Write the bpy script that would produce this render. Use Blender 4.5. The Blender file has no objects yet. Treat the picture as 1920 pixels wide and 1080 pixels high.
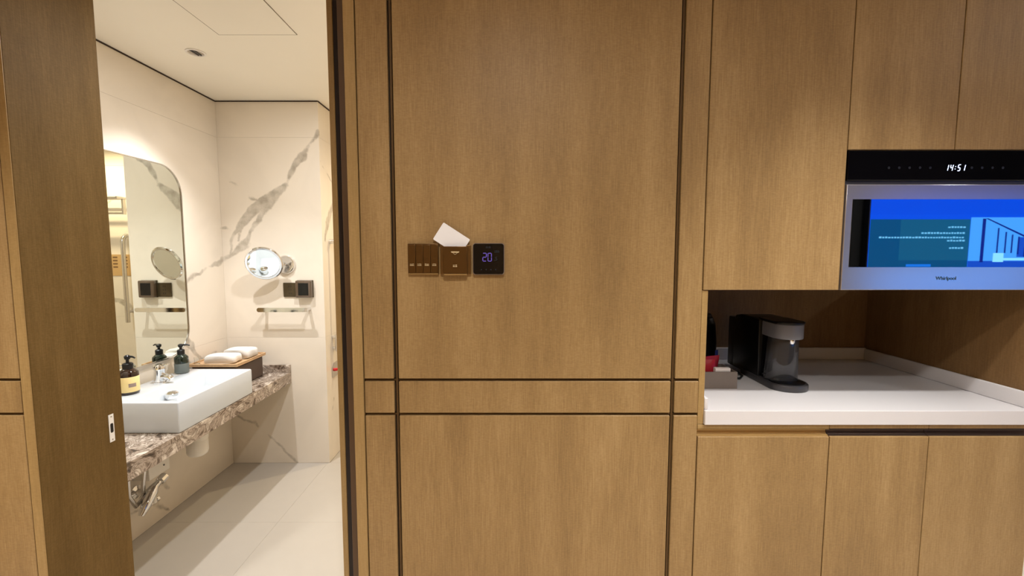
import bpy, bmesh, math, random
from mathutils import Vector, Matrix
random.seed(7)
R = math.radians
scn = bpy.context.scene
C = scn.collection

# ------------------------------------------------------------------ camera
FPX = 830.0
cam_d = bpy.data.cameras.new('camera')
cam = bpy.data.objects.new('camera', cam_d)
C.objects.link(cam)
cam_d.sensor_width = 36.0
cam_d.lens = 36.0 * FPX / 1920.0
cam_d.shift_x = 12.0 / 1920.0
cam_d.clip_start = 0.02
cam.location = (0, 0, 1.34)
cam.rotation_euler = (R(90) - math.atan(68.0 / FPX), 0, 0)
scn.camera = cam

# ------------------------------------------------------------------ world, exposure
w = bpy.data.worlds.new('world'); scn.world = w
w.use_nodes = True
w.node_tree.nodes['Background'].inputs[0].default_value = (0.05, 0.045, 0.04, 1)
w.node_tree.nodes['Background'].inputs[1].default_value = 1.0
vs = scn.view_settings
vs.view_transform = 'Standard'; vs.look = 'None'; vs.gamma = 1.0; vs.use_curve_mapping = False
vs.exposure = 0.0

# lamp strengths (W) and colours, used by the downlight builders below
ROOM_W = 9.0          # wide fill lamps, added without a known fixture
ROOM_SPOT_W = 165.0    # narrow downlights close to the wall
ROOM_COL = (1.0, 0.985, 0.945)
BATH_W1, BATH_W2, SHOWER_W = 86.0, 18.0, 62.0
BATH_COL = (0.96, 0.97, 1.0)
SHOWER_COL = (1.0, 0.83, 0.56)
TV_GAIN = 2.6

# ------------------------------------------------------------------ materials
MATS = {}
def newmat(name):
    m = bpy.data.materials.new(name); m.use_nodes = True
    MATS[name] = m
    nt = m.node_tree
    return m, nt, nt.nodes['Principled BSDF']
def srgb(r, g, b):
    f = lambda c: (c / 255 / 12.92) if c / 255 <= 0.04045 else ((c / 255 + 0.055) / 1.055) ** 2.4
    return (f(r), f(g), f(b), 1)
def plain(name, col, rough=0.5, metal=0.0, spec=0.5, noise=0.0, scale=40.0, bump=0.0, trans=0.0, coat=0.0, ior=1.45):
    m, nt, p = newmat(name)
    p.inputs['Base Color'].default_value = col
    p.inputs['Roughness'].default_value = rough
    p.inputs['Metallic'].default_value = metal
    p.inputs['Specular IOR Level'].default_value = spec
    p.inputs['Transmission Weight'].default_value = trans
    p.inputs['Coat Weight'].default_value = coat
    p.inputs['IOR'].default_value = ior
    if noise or bump:
        geo = nt.nodes.new('ShaderNodeNewGeometry')
        n = nt.nodes.new('ShaderNodeTexNoise'); n.inputs['Scale'].default_value = scale; n.inputs['Detail'].default_value = 4
        nt.links.new(geo.outputs['Position'], n.inputs['Vector'])
        if noise:
            mr = nt.nodes.new('ShaderNodeMapRange'); mr.inputs[3].default_value = 1 - noise; mr.inputs[4].default_value = 1 + noise
            nt.links.new(n.outputs['Fac'], mr.inputs[0])
            mx = nt.nodes.new('ShaderNodeVectorMath'); mx.operation = 'SCALE'
            mx.inputs[0].default_value = col[:3]
            nt.links.new(mr.outputs[0], mx.inputs['Scale'])
            nt.links.new(mx.outputs[0], p.inputs['Base Color'])
        if bump:
            b = nt.nodes.new('ShaderNodeBump'); b.inputs['Strength'].default_value = bump; b.inputs['Distance'].default_value = 0.002
            nt.links.new(n.outputs['Fac'], b.inputs['Height']); nt.links.new(b.outputs[0], p.inputs['Normal'])
    return m
def emis(name, col, strength):
    m, nt, p = newmat(name)
    p.inputs['Base Color'].default_value = (0.01, 0.01, 0.01, 1)
    p.inputs['Specular IOR Level'].default_value = 0.1
    p.inputs['Emission Color'].default_value = col
    p.inputs['Emission Strength'].default_value = strength
    return m

def veneer(name, dark, mid, light, rough=0.46, spec=0.3):
    """fine straight-grained veneer with a linen-like cross tick and broad vertical streaks"""
    m, nt, p = newmat(name)
    L = nt.links
    geo = nt.nodes.new('ShaderNodeNewGeometry')
    oi = nt.nodes.new('ShaderNodeObjectInfo')
    add = nt.nodes.new('ShaderNodeVectorMath'); add.operation = 'MULTIPLY_ADD'
    comb = nt.nodes.new('ShaderNodeCombineXYZ')
    for i in range(3): L.new(oi.outputs['Random'], comb.inputs[i])
    L.new(comb.outputs[0], add.inputs[0]); add.inputs[1].default_value = (7.3, 3.1, 5.7)
    L.new(geo.outputs['Position'], add.inputs[2])
    def nz(scale, det, stretch):
        mp = nt.nodes.new('ShaderNodeMapping'); mp.inputs['Scale'].default_value = stretch
        L.new(add.outputs[0], mp.inputs['Vector'])
        n = nt.nodes.new('ShaderNodeTexNoise'); n.inputs['Scale'].default_value = scale; n.inputs['Detail'].default_value = det
        L.new(mp.outputs[0], n.inputs['Vector']); return n
    broad = nz(14, 3, (1, 1, 0.10))
    grain = nz(420, 2, (1, 1, 0.045))
    tick = nz(330, 2, (0.35, 0.35, 1))
    blot = nz(5, 3, (1, 1, 0.6))
    def madd(a, k, b):
        n = nt.nodes.new('ShaderNodeMath'); n.operation = 'MULTIPLY_ADD'
        L.new(a, n.inputs[0]); n.inputs[1].default_value = k
        if b is None: n.inputs[2].default_value = 0
        else: L.new(b, n.inputs[2])
        return n.outputs[0]
    s = madd(broad.outputs['Fac'], 0.34, None)
    s = madd(grain.outputs['Fac'], 0.30, s)
    s = madd(tick.outputs['Fac'], 0.20, s)
    s = madd(blot.outputs['Fac'], 0.16, s)
    cr = nt.nodes.new('ShaderNodeValToRGB')
    e = cr.color_ramp.elements
    e[0].position = 0.33; e[0].color = dark
    e[1].position = 0.67; e[1].color = light
    x = e.new(0.5); x.color = mid
    L.new(s, cr.inputs[0]); L.new(cr.outputs[0], p.inputs['Base Color'])
    p.inputs['Roughness'].default_value = rough
    p.inputs['Specular IOR Level'].default_value = spec
    b = nt.nodes.new('ShaderNodeBump'); b.inputs['Strength'].default_value = 0.12; b.inputs['Distance'].default_value = 0.0006
    L.new(s, b.inputs['Height']); L.new(b.outputs[0], p.inputs['Normal'])
    return m

def veined_tile(name, base, vein, segs, rough=0.22):
    """polished cream tile; grey veins run along 3-D polylines (a, b, half width a, half width b)"""
    m, nt, p = newmat(name)
    L = nt.links
    N = nt.nodes.new
    geo = N('ShaderNodeNewGeometry')
    n1 = N('ShaderNodeTexNoise'); n1.inputs['Scale'].default_value = 9; n1.inputs['Detail'].default_value = 5
    L.new(geo.outputs['Position'], n1.inputs['Vector'])
    sub = N('ShaderNodeVectorMath'); sub.operation = 'SUBTRACT'; L.new(n1.outputs['Color'], sub.inputs[0]); sub.inputs[1].default_value = (.5, .5, .5)
    wv = N('ShaderNodeVectorMath'); wv.operation = 'MULTIPLY_ADD'
    L.new(sub.outputs[0], wv.inputs[0]); wv.inputs[1].default_value = (.075, .075, .075); L.new(geo.outputs['Position'], wv.inputs[2])
    P = wv.outputs[0]
    cur = None
    for a, b, w0, w1 in segs:
        a = Vector(a); b = Vector(b); ba = b - a
        pa = N('ShaderNodeVectorMath'); pa.operation = 'SUBTRACT'; L.new(P, pa.inputs[0]); pa.inputs[1].default_value = a
        dt = N('ShaderNodeVectorMath'); dt.operation = 'DOT_PRODUCT'; L.new(pa.outputs[0], dt.inputs[0]); dt.inputs[1].default_value = ba / ba.dot(ba)
        cl = N('ShaderNodeClamp'); L.new(dt.outputs['Value'], cl.inputs[0])
        sc = N('ShaderNodeVectorMath'); sc.operation = 'SCALE'; sc.inputs[0].default_value = ba; L.new(cl.outputs[0], sc.inputs['Scale'])
        df = N('ShaderNodeVectorMath'); df.operation = 'DISTANCE'; L.new(pa.outputs[0], df.inputs[0]); L.new(sc.outputs[0], df.inputs[1])
        wd = N('ShaderNodeMath'); wd.operation = 'MULTIPLY_ADD'; L.new(cl.outputs[0], wd.inputs[0]); wd.inputs[1].default_value = w1 - w0; wd.inputs[2].default_value = w0
        s = N('ShaderNodeMath'); s.operation = 'SUBTRACT'; L.new(df.outputs['Value'], s.inputs[0]); L.new(wd.outputs[0], s.inputs[1])
        if cur is None: cur = s.outputs[0]
        else:
            mn = N('ShaderNodeMath'); mn.operation = 'MINIMUM'; L.new(cur, mn.inputs[0]); L.new(s.outputs[0], mn.inputs[1]); cur = mn.outputs[0]
    mr = N('ShaderNodeMapRange'); mr.interpolation_type = 'SMOOTHSTEP'
    L.new(cur, mr.inputs[0]); mr.inputs[1].default_value = -0.004; mr.inputs[2].default_value = 0.008
    mr.inputs[3].default_value = 1; mr.inputs[4].default_value = 0
    n2 = N('ShaderNodeTexNoise'); n2.inputs['Scale'].default_value = 22; n2.inputs['Detail'].default_value = 6
    L.new(geo.outputs['Position'], n2.inputs['Vector'])
    mr2 = N('ShaderNodeMapRange'); L.new(n2.outputs['Fac'], mr2.inputs[0]); mr2.inputs[1].default_value = .3; mr2.inputs[2].default_value = .7
    mr2.inputs[3].default_value = .35; mr2.inputs[4].default_value = .95
    mul = N('ShaderNodeMath'); mul.operation = 'MULTIPLY'; L.new(mr.outputs[0], mul.inputs[0]); L.new(mr2.outputs[0], mul.inputs[1])
    # faint clouding of the tile body
    n3 = N('ShaderNodeTexNoise'); n3.inputs['Scale'].default_value = 2.2; n3.inputs['Detail'].default_value = 6; n3.inputs['Distortion'].default_value = 1.2
    L.new(geo.outputs['Position'], n3.inputs['Vector'])
    cr = N('ShaderNodeValToRGB'); e = cr.color_ramp.elements
    e[0].position = .35; e[0].color = tuple(c * .93 for c in base[:3]) + (1,)
    e[1].position = .6; e[1].color = base
    L.new(n3.outputs['Fac'], cr.inputs[0])
    mx = N('ShaderNodeMix'); mx.data_type = 'RGBA'
    L.new(mul.outputs[0], mx.inputs['Factor']); L.new(cr.outputs[0], mx.inputs['A']); mx.inputs['B'].default_value = vein
    L.new(mx.outputs['Result'], p.inputs['Base Color'])
    p.inputs['Roughness'].default_value = rough
    return m

def dark_marble(name):
    m, nt, p = newmat(name)
    L = nt.links; N = nt.nodes.new
    geo = N('ShaderNodeNewGeometry')
    n = N('ShaderNodeTexNoise'); n.inputs['Scale'].default_value = 8.5; n.inputs['Detail'].default_value = 9; n.inputs['Distortion'].default_value = 2.2; n.inputs['Roughness'].default_value = .62
    mp = N('ShaderNodeMapping'); mp.inputs['Rotation'].default_value = (0.3, 0.5, 0.7); mp.inputs['Scale'].default_value = (1.6, .9, 1.3)
    L.new(geo.outputs['Position'], mp.inputs['Vector']); L.new(mp.outputs[0], n.inputs['Vector'])
    cr = N('ShaderNodeValToRGB'); e = cr.color_ramp.elements
    e[0].position = .33; e[0].color = srgb(62, 50, 40)
    e[1].position = .68; e[1].color = srgb(222, 210, 196)
    for pos, c in ((.43, srgb(112, 95, 80)), (.50, srgb(182, 166, 150)), (.54, srgb(116, 99, 84)), (.60, srgb(198, 184, 168))):
        x = e.new(pos); x.color = c
    L.new(n.outputs['Fac'], cr.inputs[0]); L.new(cr.outputs[0], p.inputs['Base Color'])
    p.inputs['Roughness'].default_value = .16
    return m

V0, V1, V2 = srgb(134, 106, 69), srgb(158, 127, 83), srgb(180, 149, 103)
M_WOOD = veneer('oak_veneer', V0, V1, V2)
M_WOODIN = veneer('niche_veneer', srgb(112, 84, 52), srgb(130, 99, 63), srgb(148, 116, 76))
M_JAMB_SHADED = veneer('jamb_veneer_shaded', srgb(90, 68, 34), srgb(106, 82, 44), srgb(122, 96, 56), .6, .12)  # wall veneer darkened: shade on the oblique jamb put into the colour
M_EDGE = veneer('edge_band', srgb(150, 120, 74), srgb(168, 137, 88), srgb(184, 152, 102))
M_GROOVE = plain('groove_black', srgb(38, 25, 15), .7)
M_BRONZE = plain('bronze_inlay', srgb(92, 68, 38), .5, metal=.4)
M_GOLD = plain('champagne_aluminium', srgb(190, 156, 100), .36, metal=.45, noise=.04, scale=300)
M_DARKDOOR = plain('dark_bronze', srgb(46, 28, 18), .5, metal=.2)
M_STRIP = plain('black_brown_strip', srgb(30, 14, 8), .6)
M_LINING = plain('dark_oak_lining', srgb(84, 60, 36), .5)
M_WHITE = plain('white_paint', srgb(236, 232, 226), .6, noise=.02, scale=6)
M_CEIL = plain('bath_ceiling_paint', srgb(247, 242, 230), .35, noise=.015, scale=4)
M_QUARTZ = plain('white_quartz', srgb(222, 218, 219), .28, noise=.02, scale=250)
M_CERAMIC = plain('white_ceramic', srgb(198, 203, 207), .08, coat=.5, noise=.005, scale=5)
M_PLASTIC = plain('white_plastic', srgb(235, 230, 220), .35)
M_CHROME = plain('chrome', (.80, .80, .80, 1), .06, metal=1)
M_STEEL = plain('brushed_steel', (.62, .60, .58, 1), .22, metal=1)
M_MIRROR = plain('mirror_silver', (.80, .84, .78, 1), .0, metal=1)
M_MAGMIR = plain('magnifier_silver', (.88, .92, .92, 1), .0, metal=1)
M_BLACK = plain('black_plastic', srgb(14, 13, 14), .35)
M_BLACKGLOSS = plain('black_gloss', srgb(8, 7, 10), .05, spec=.5)
M_KEY = plain('touch_key_grey', srgb(26, 25, 28), .4)
M_GOLD_DIM = plain('champagne_channel_dimmed', srgb(98, 82, 74), .3, metal=.7)  # same gold metal, its dim reflections painted in as a darker colour
M_GREY = plain('grey_plastic', srgb(120, 120, 126), .35)
M_DKGREY = plain('dark_grey_plastic', srgb(62, 60, 62), .3)
M_MICROFRAME = plain('silver_door_glass', (.50, .47, .49, 1), .20, metal=.75)
M_MICROWIN = plain('tinted_window_glass', (.42, .44, .46, 1), .015, metal=1)
M_FLOORTILE = plain('bath_floor_tile', srgb(182, 174, 162), .32, noise=.03, scale=14)
M_CARPET = plain('room_floor', srgb(224, 212, 194), .35, noise=.05, scale=9)
M_STONE = dark_marble('brown_veined_marble')
M_TOWEL = plain('white_towel', srgb(222, 216, 208), .9, noise=.05, scale=400, bump=.9)
M_TRAY = veneer('tray_wood', srgb(168, 134, 98), srgb(194, 158, 118), srgb(210, 178, 138))
M_BROWNBOX = plain('brown_leatherette', srgb(84, 68, 58), .5, noise=.1, scale=200)
M_AMBER = plain('dark_bottle', srgb(40, 22, 14), .08, coat=.5)
M_GREENGLASS = plain('dark_green_bottle', srgb(14, 30, 22), .06, coat=.6)
M_LABEL = plain('cream_label', srgb(238, 214, 150), .6)
M_LABELGREY = plain('grey_label', srgb(96, 102, 98), .5)
M_MAUVE = plain('mauve_print', srgb(150, 130, 120), .6)
M_SOCKET = plain('bronze_socket', srgb(82, 70, 50), .32, metal=.5)
M_PLATE = plain('bronze_switch', srgb(96, 66, 28), .36, metal=.55)
M_PLATE2 = plain('bronze_holder', srgb(112, 80, 40), .36, metal=.55)
M_PRINT = plain('pale_print', srgb(226, 204, 160), .5)
M_CARD = plain('white_card', srgb(250, 248, 250), .4)
M_GREYBOX = plain('grey_leatherette', srgb(122, 110, 100), .55, noise=.05, scale=150)
M_RED = plain('red_foil', srgb(160, 22, 40), .35, noise=.15, scale=120)
M_REDPL = plain('red_plastic', srgb(215, 40, 48), .4)
M_PAPER = plain('paper_white', srgb(230, 222, 216), .7)
M_BLUE = plain('navy_foil', srgb(24, 34, 110), .35)
M_DARKWALL = plain('black_reflection_panel', srgb(10, 9, 9), .65)
M_LAMPLENS = emis('lamp_lens', (1, .9, .75, 1), 6.0)
M_CLOCK = emis('clock_led', (.55, .65, 1, 1), 4.5)
M_THERMO = emis('thermostat_led', (.30, .18, .85, 1), .55)
M_THERMODIM = emis('thermostat_dim', (.35, .38, .45, 1), .06)
M_NOTICE = plain('notice_plate', srgb(196, 160, 108), .4)
M_NOTICEINK = plain('notice_ink', srgb(120, 90, 56), .6)
M_LOGO = plain('logo_teal', srgb(16, 60, 90), .4)
M_CLEAR = plain('smoked_clear', (.30, .30, .32, 1), .03, trans=.85)

# ------------------------------------------------------------------ geometry helpers
WORLD = {}          # object -> world origin
def bm_new(): return bmesh.new()
def box(bm, x0, x1, y0, y1, z0, z1, bev=0.0, seg=2):
    r = bmesh.ops.create_cube(bm, size=1.0)
    vs_ = r['verts']
    for v in vs_:
        v.co = Vector(((x0 + x1) / 2 + v.co.x * (x1 - x0), (y0 + y1) / 2 + v.co.y * (y1 - y0), (z0 + z1) / 2 + v.co.z * (z1 - z0)))
    if bev:
        es = list({e for v in vs_ for e in v.link_edges})
        bmesh.ops.bevel(bm, geom=es, offset=bev, segments=seg, affect='EDGES', profile=.5)
    return bm
def lathe(bm, prof, cx=0, cy=0, n=28, axis='Z', base=(0, 0, 0), caps=True):
    """prof: (radius, height) list; axis Z about (cx, cy); or any axis through base"""
    rings = []
    bx = Vector(base)
    for r, h in prof:
        ring = []
        for i in range(n):
            a = 2 * math.pi * i / n
            u, v_ = r * math.cos(a), r * math.sin(a)
            if axis == 'Z': co = Vector((cx + u, cy + v_, h)) if base == (0, 0, 0) else bx + Vector((u, v_, h))
            elif axis == 'Y': co = bx + Vector((u, h, v_))
            else: co = bx + Vector((h, u, v_))
            ring.append(bm.verts.new(co))
        rings.append(ring)
    for a, b in zip(rings, rings[1:]):
        for i in range(n):
            bm.faces.new((a[i], a[(i + 1) % n], b[(i + 1) % n], b[i]))
    if caps:
        if prof[0][0] > 1e-5: bm.faces.new(rings[0][::-1])
        if prof[-1][0] > 1e-5: bm.faces.new(rings[-1])
    return bm
def tube(bm, pts, r, n=12, caps=True):
    pts = [Vector(p) for p in pts]
    rings = []
    up = None
    for i, p in enumerate(pts):
        t = (pts[min(i + 1, len(pts) - 1)] - pts[max(i - 1, 0)]).normalized()
        if up is None:
            up = t.orthogonal().normalized()
        up = (up - t * up.dot(t)).normalized()
        sd = t.cross(up)
        rr = r[i] if isinstance(r, (list, tuple)) else r
        rings.append([bm.verts.new(p + rr * (math.cos(2 * math.pi * k / n) * up + math.sin(2 * math.pi * k / n) * sd)) for k in range(n)])
    for a, b in zip(rings, rings[1:]):
        for k in range(n): bm.faces.new((a[k], a[(k + 1) % n], b[(k + 1) % n], b[k]))
    if caps:
        bm.faces.new(rings[0][::-1]); bm.faces.new(rings[-1])
    return bm
def prism(bm, pts, vec):
    """extrude a closed 3-D outline by vec"""
    a = [bm.verts.new(Vector(p)) for p in pts]
    b = [bm.verts.new(Vector(p) + Vector(vec)) for p in pts]
    n = len(a)
    bm.faces.new(a); bm.faces.new(b[::-1])
    for i in range(n): bm.faces.new((a[i], b[i], b[(i + 1) % n], a[(i + 1) % n]))
    return bm
def rrect(w, h, r, n=8):
    """rounded rectangle outline centred on 0 (2-D)"""
    pts = []
    for cx_, cy_, a0 in ((w / 2 - r, h / 2 - r, 0), (-w / 2 + r, h / 2 - r, 90), (-w / 2 + r, -h / 2 + r, 180), (w / 2 - r, -h / 2 + r, 270)):
        for k in range(n + 1):
            a = R(a0 + 90 * k / n)
            pts.append((cx_ + r * math.cos(a), cy_ + r * math.sin(a)))
    return pts
def mk(name, bm, mat, parent=None, origin=None, smooth=None):
    bmesh.ops.recalc_face_normals(bm, faces=bm.faces[:])
    me = bpy.data.meshes.new(name)
    if origin is None:
        xs = [v.co for v in bm.verts]
        origin = Vector(((min(c.x for c in xs) + max(c.x for c in xs)) / 2, (min(c.y for c in xs) + max(c.y for c in xs)) / 2, min(c.z for c in xs)))
    origin = Vector(origin)
    bmesh.ops.translate(bm, verts=bm.verts, vec=-origin)
    bm.to_mesh(me); bm.free()
    me.materials.append(mat)
    if smooth:
        for p_ in me.polygons: p_.use_smooth = True
        me.set_sharp_from_angle(angle=R(smooth))
    o = bpy.data.objects.new(name, me); C.objects.link(o)
    WORLD[o.name] = origin
    if parent is not None:
        o.parent = parent; o.location = origin - WORLD[parent.name]
    else:
        o.location = origin
    return o
def thing(name, label, cat, loc, group=None):
    o = bpy.data.objects.new(name, None); C.objects.link(o)
    o.empty_display_size = .05
    o.location = loc; WORLD[o.name] = Vector(loc)
    return tag(o, label, cat, group)
def tag(o, label, cat, group=None):
    o['label'] = label; o['category'] = cat
    if group: o['group'] = group
    return o
def struct(o, label, cat):
    o['kind'] = 'structure'; return tag(o, label, cat)
def bxo(name, mat, parent, x0, x1, y0, y1, z0, z1, bev=0.0, seg=2):
    return mk(name, box(bm_new(), x0, x1, y0, y1, z0, z1, bev, seg), mat, parent, smooth=20 if bev else None)
def text(name, s, size, mat, parent, pos, facing='-Y', depth=.0004, shear=0.0, align='CENTER'):
    cu = bpy.data.curves.new(name, 'FONT'); cu.body = s; cu.size = size; cu.extrude = depth
    cu.align_x = align; cu.align_y = 'CENTER'; cu.shear = shear; cu.resolution_u = 3
    t = bpy.data.objects.new('tmp_text', cu); C.objects.link(t)
    dg = bpy.context.evaluated_depsgraph_get()
    me = bpy.data.meshes.new_from_object(t.evaluated_get(dg))
    bpy.data.objects.remove(t); bpy.data.curves.remove(cu)
    me.transform(Matrix.Rotation(R(90), 4, 'X'))
    me.materials.clear(); me.materials.append(mat)
    o = bpy.data.objects.new(name, me); C.objects.link(o)
    WORLD[o.name] = Vector(pos)
    o.parent = parent; o.location = Vector(pos) - (WORLD[parent.name] if parent else Vector())
    return o
SEG = {'0': 'abcdef', '1': 'bc', '2': 'abged', '4': 'fgbc', '5': 'afgcd'}
def digits(name, s, x0, z0, w_, h, gap, th, mat, parent, y, shear=0.0):
    bm = bm_new(); x = x0
    for ch_ in s:
        if ch_ == ':':
            for zz in (.3, .7): box(bm, x + shear * zz * h, x + th + shear * zz * h, y, y + .0003, z0 + zz * h - th / 2, z0 + zz * h + th / 2)
            x += th + gap; continue
        P_ = {'a': ((0, 1), (1, 1)), 'b': ((1, 1), (1, .5)), 'c': ((1, .5), (1, 0)), 'd': ((0, 0), (1, 0)), 'e': ((0, .5), (0, 0)), 'f': ((0, 1), (0, .5)), 'g': ((0, .5), (1, .5))}
        for q in SEG[ch_]:
            (u0, v0), (u1, v1) = P_[q]
            a = Vector((x + u0 * w_ + shear * v0 * h, y, z0 + v0 * h)); b = Vector((x + u1 * w_ + shear * v1 * h, y, z0 + v1 * h))
            d_ = (b - a).normalized(); nn = Vector((-d_.z, 0, d_.x)) * th / 2
            a = a + d_ * th * .4; b = b - d_ * th * .4
            prism(bm, [a + nn, b + nn, b - nn, a - nn], (0, .0003, 0))
        x += w_ + gap
    return mk(name, bm, mat, parent)
def lamp(name, kind, loc, watts, col, parent, size=.05, spot=None, blend=1.0):
    d = bpy.data.lights.new(name, kind); d.energy = watts; d.color = col
    if kind == 'AREA': d.shape = 'DISK'; d.size = size
    else: d.shadow_soft_size = size
    if kind == 'SPOT': d.spot_size = spot; d.spot_blend = blend
    o = bpy.data.objects.new(name, d); C.objects.link(o)
    o.parent = parent; o.location = Vector(loc) - WORLD[parent.name]
    return o

# ================================================================== setting
D = 1.22           # front plane of the panelled wall and cabinet fronts
DB = 1.498         # bathroom side of that wall
CZ = 2.45          # room ceiling
BZ = 2.236         # bathroom ceiling
XL = -1.732        # bathroom left wall
EY = 2.718         # bathroom end wall
SX = -1.12         # free end of that wall (corner to the shower)
SHY = 3.60         # shower back wall
BXR = 0.50         # bathroom right wall
BK = -1.05         # room wall behind the camera
RX0, RX1 = -2.3, 4.9

# ---- main room shell
struct(bxo('floor', M_CARPET, None, RX0, RX1, BK, DB, -.1, 0), 'beige floor of the room in front of the panelled wall', 'floor')
struct(bxo('ceiling', M_WHITE, None, RX0, RX1, BK, D + .02, CZ, CZ + .1), 'white ceiling of the room above the panelled wall', 'ceiling')
struct(bxo('wall_back', M_WOOD, None, RX0, RX1, BK - .1, BK, 0, CZ), 'wood veneer wall opposite the panelled wall', 'wall')
struct(bxo('wall_left', M_WOOD, None, RX0 - .1, RX0, BK, D, 0, CZ), 'wood veneer wall at the left end of the room', 'wall')
struct(bxo('wall_right', M_WHITE, None, RX1, RX1 + .1, BK, 2.4, 0, CZ), 'white wall at the right end of the room', 'wall')
struct(bxo('wall_alcove', M_WHITE, None, 1.56, RX1, 2.3, 2.4, 0, CZ), 'white wall of the recess beside the cabinets', 'wall')
struct(bxo('ceiling_alcove', M_WHITE, None, 1.56, RX1, D + .021, 2.3, CZ, CZ + .1), 'white ceiling of the recess beside the cabinets', 'ceiling')
struct(bxo('floor_alcove', M_CARPET, None, 1.56, RX1, DB, 2.3, -.1, 0), 'beige floor of the recess beside the cabinets', 'floor')

# ---- panelled wall, right of the doorway: core, veneer panels, bronze inlays in the grooves
wf = mk('wall_front', box(bm_new(), -.415, .544, D + .016, 1.395, 0, CZ), M_GROOVE)
struct(wf, 'wood veneer panelled wall with grooves between doorway and cabinets', 'wall')
PT = .0155
cols = [(-.397, -.3142), (-.3005, .4648), (.4765, .5435)]
rows = [(0.002, .8772), (.8852, .9762), (.9842, CZ)]
for x0, x1 in cols:
    for z0, z1 in rows:
        bxo('panel', M_WOOD, wf, x0, x1, D, D + PT, z0, z1, .0012, 1)
for xg in (-.3073, .4707):
    bxo('inlay', M_BRONZE, wf, xg - .0022, xg + .0036, D + .005, D + .0158, .002, CZ, .0004, 1)
for zg in (.8812, .9802):
    for xa, xb in ((-.397, -.3099), (-.3032, .4680), (.4748, .5435)):
        bxo('inlay', M_BRONZE, wf, xa, xb, D + .007, D + .0158, zg - .0032, zg + .0008, .0004, 1)

# ---- panelled wall, left of the doorway
wl = mk('wall_front_left', box(bm_new(), RX0, -1.3660, D + .016, DB, 0, CZ), M_GROOVE)
struct(wl, 'wood veneer panelled wall left of the bathroom doorway', 'wall')
for z0, z1 in rows:
    bxo('panel', M_WOOD, wl, RX0 + .002, -1.3675, D, D + PT, z0, z1, .0012, 1)
for zg in (.8812, .9802):
    bxo('inlay', M_BRONZE, wl, RX0 + .002, -1.3675, D + .007, D + .0158, zg - .0032, zg + .0008, .0004, 1)
# header over the doorway
wh = mk('wall_header', box(bm_new(), -1.3655, -.4155, D + .016, DB, 2.232, CZ), M_GROOVE)
struct(wh, 'wood veneer header above the bathroom doorway', 'wall')
bxo('panel', M_WOOD, wh, -1.366, -.398, D, D + PT, 2.262, CZ, .0012, 1)

# ---- door linings
t1 = struct(mk('trim_1', box(bm_new(), -1.3655, -1.3502, D + .0035, DB, 0, 2.2), M_WOOD), 'deep wood lining on the left of the doorway with a strike plate', 'door frame')
bxo('edge_strip', M_EDGE, t1, -1.3652, -1.3382, D + .0005, D + .0033, .001, 2.23, .0008, 1)
bxo('lining_board', M_JAMB_SHADED, t1, -1.350, -1.3382, D + .0035, DB + .010, .001, 2.2, .001, 1)
sp = mk('strike_plate', box(bm_new(), -1.3382, -1.3365, 1.449, 1.469, .696, .791, .0008, 1), M_WHITE, t1)
bm = bm_new(); prism(bm, [(-1.3366, 1.459 + .0055 * a, .744 + b) for a, b in ((-1, -.012), (-.7, -.016), (.7, -.016), (1, -.012), (1, .012), (.7, .016), (-.7, .016), (-1, .012))], (.0004, 0, 0))
mk('latch_hole', bm, M_BLACK, sp)
for z in (.704, .783):
    bm = bm_new(); lathe(bm, [(.0028, 0), (.0028, .0004)], n=10, axis='X', base=(-1.3366, 1.459, z)); mk('screw', bm, M_STEEL, sp)
t2 = struct(mk('trim_2', box(bm_new(), -.4285, -.3995, D - .003, D + .0155, 0, 2.23, .0012, 1), M_EDGE), 'light wood edge strip on the right of the doorway', 'door frame')
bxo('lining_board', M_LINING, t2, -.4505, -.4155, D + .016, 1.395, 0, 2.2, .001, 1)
t3 = struct(mk('trim_3', box(bm_new(), -1.338, -.4155, D - .003, DB, 2.2005, 2.2315), M_WOOD), 'wood lining across the top of the doorway', 'door frame')
# pocket door leaf pushed back into the wall
dr = struct(mk('door_1', box(bm_new(), -.529, .36, 1.418, 1.455, .008, 2.195), M_DARKDOOR), 'dark sliding door leaf pushed back into the panelled wall', 'door')
bxo('edge_strip', M_EDGE, dr, -.5475, -.5295, 1.415, 1.458, .008, 2.195, .0012, 1)
bxo('dark_strip', M_STRIP, dr, -.5285, -.46, 1.4165, 1.4178, .009, 2.19)  # thin near-black strip over the leaf face
struct(bxo('wall_pocket', M_DARKDOOR, None, -.50, .544, 1.465, DB, 0, 2.23), 'thin wall skin behind the sliding door leaf', 'wall')

# ---- bathroom shell
segs = []
def vein(pts):
    for (a, wa), (b, wb) in zip(pts, pts[1:]): segs.append((a, b, wa, wb))
e = lambda x, z: (x, EY - .006, z)
l = lambda y, z: (XL + .006, y, z)
s_ = lambda y, z: (SX, y, z)
vein([(e(-1.12, 2.06), .016), (e(-1.15, 2.0), .004), (e(-1.20, 1.945), .008), (e(-1.225, 1.91), .028), (e(-1.275, 1.855), .022), (e(-1.325, 1.76), .008), (e(-1.38, 1.70), .026), (e(-1.44, 1.655), .042), (e(-1.53, 1.59), .036), (e(-1.62, 1.51), .022), (e(-1.665, 1.43), .008), (e(-1.69, 1.335), .004)])
vein([(e(-1.62, 1.51), .010), (e(-1.628, 1.40), .003)])
vein([(e(-1.44, 1.62), .012), (e(-1.51, 1.52), .016), (e(-1.575, 1.40), .02), (e(-1.68, 1.325), .013), (e(-1.735, 1.29), .016)])
vein([(l(2.70, 1.285), .016), (l(2.58, 1.255), .012), (l(2.42, 1.195), .006), (l(2.3, 1.12), .002)])
vein([(e(-1.72, 1.79), .002), (e(-1.60, 1.72), .003), (e(-1.51, 1.655), .004)])
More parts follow.
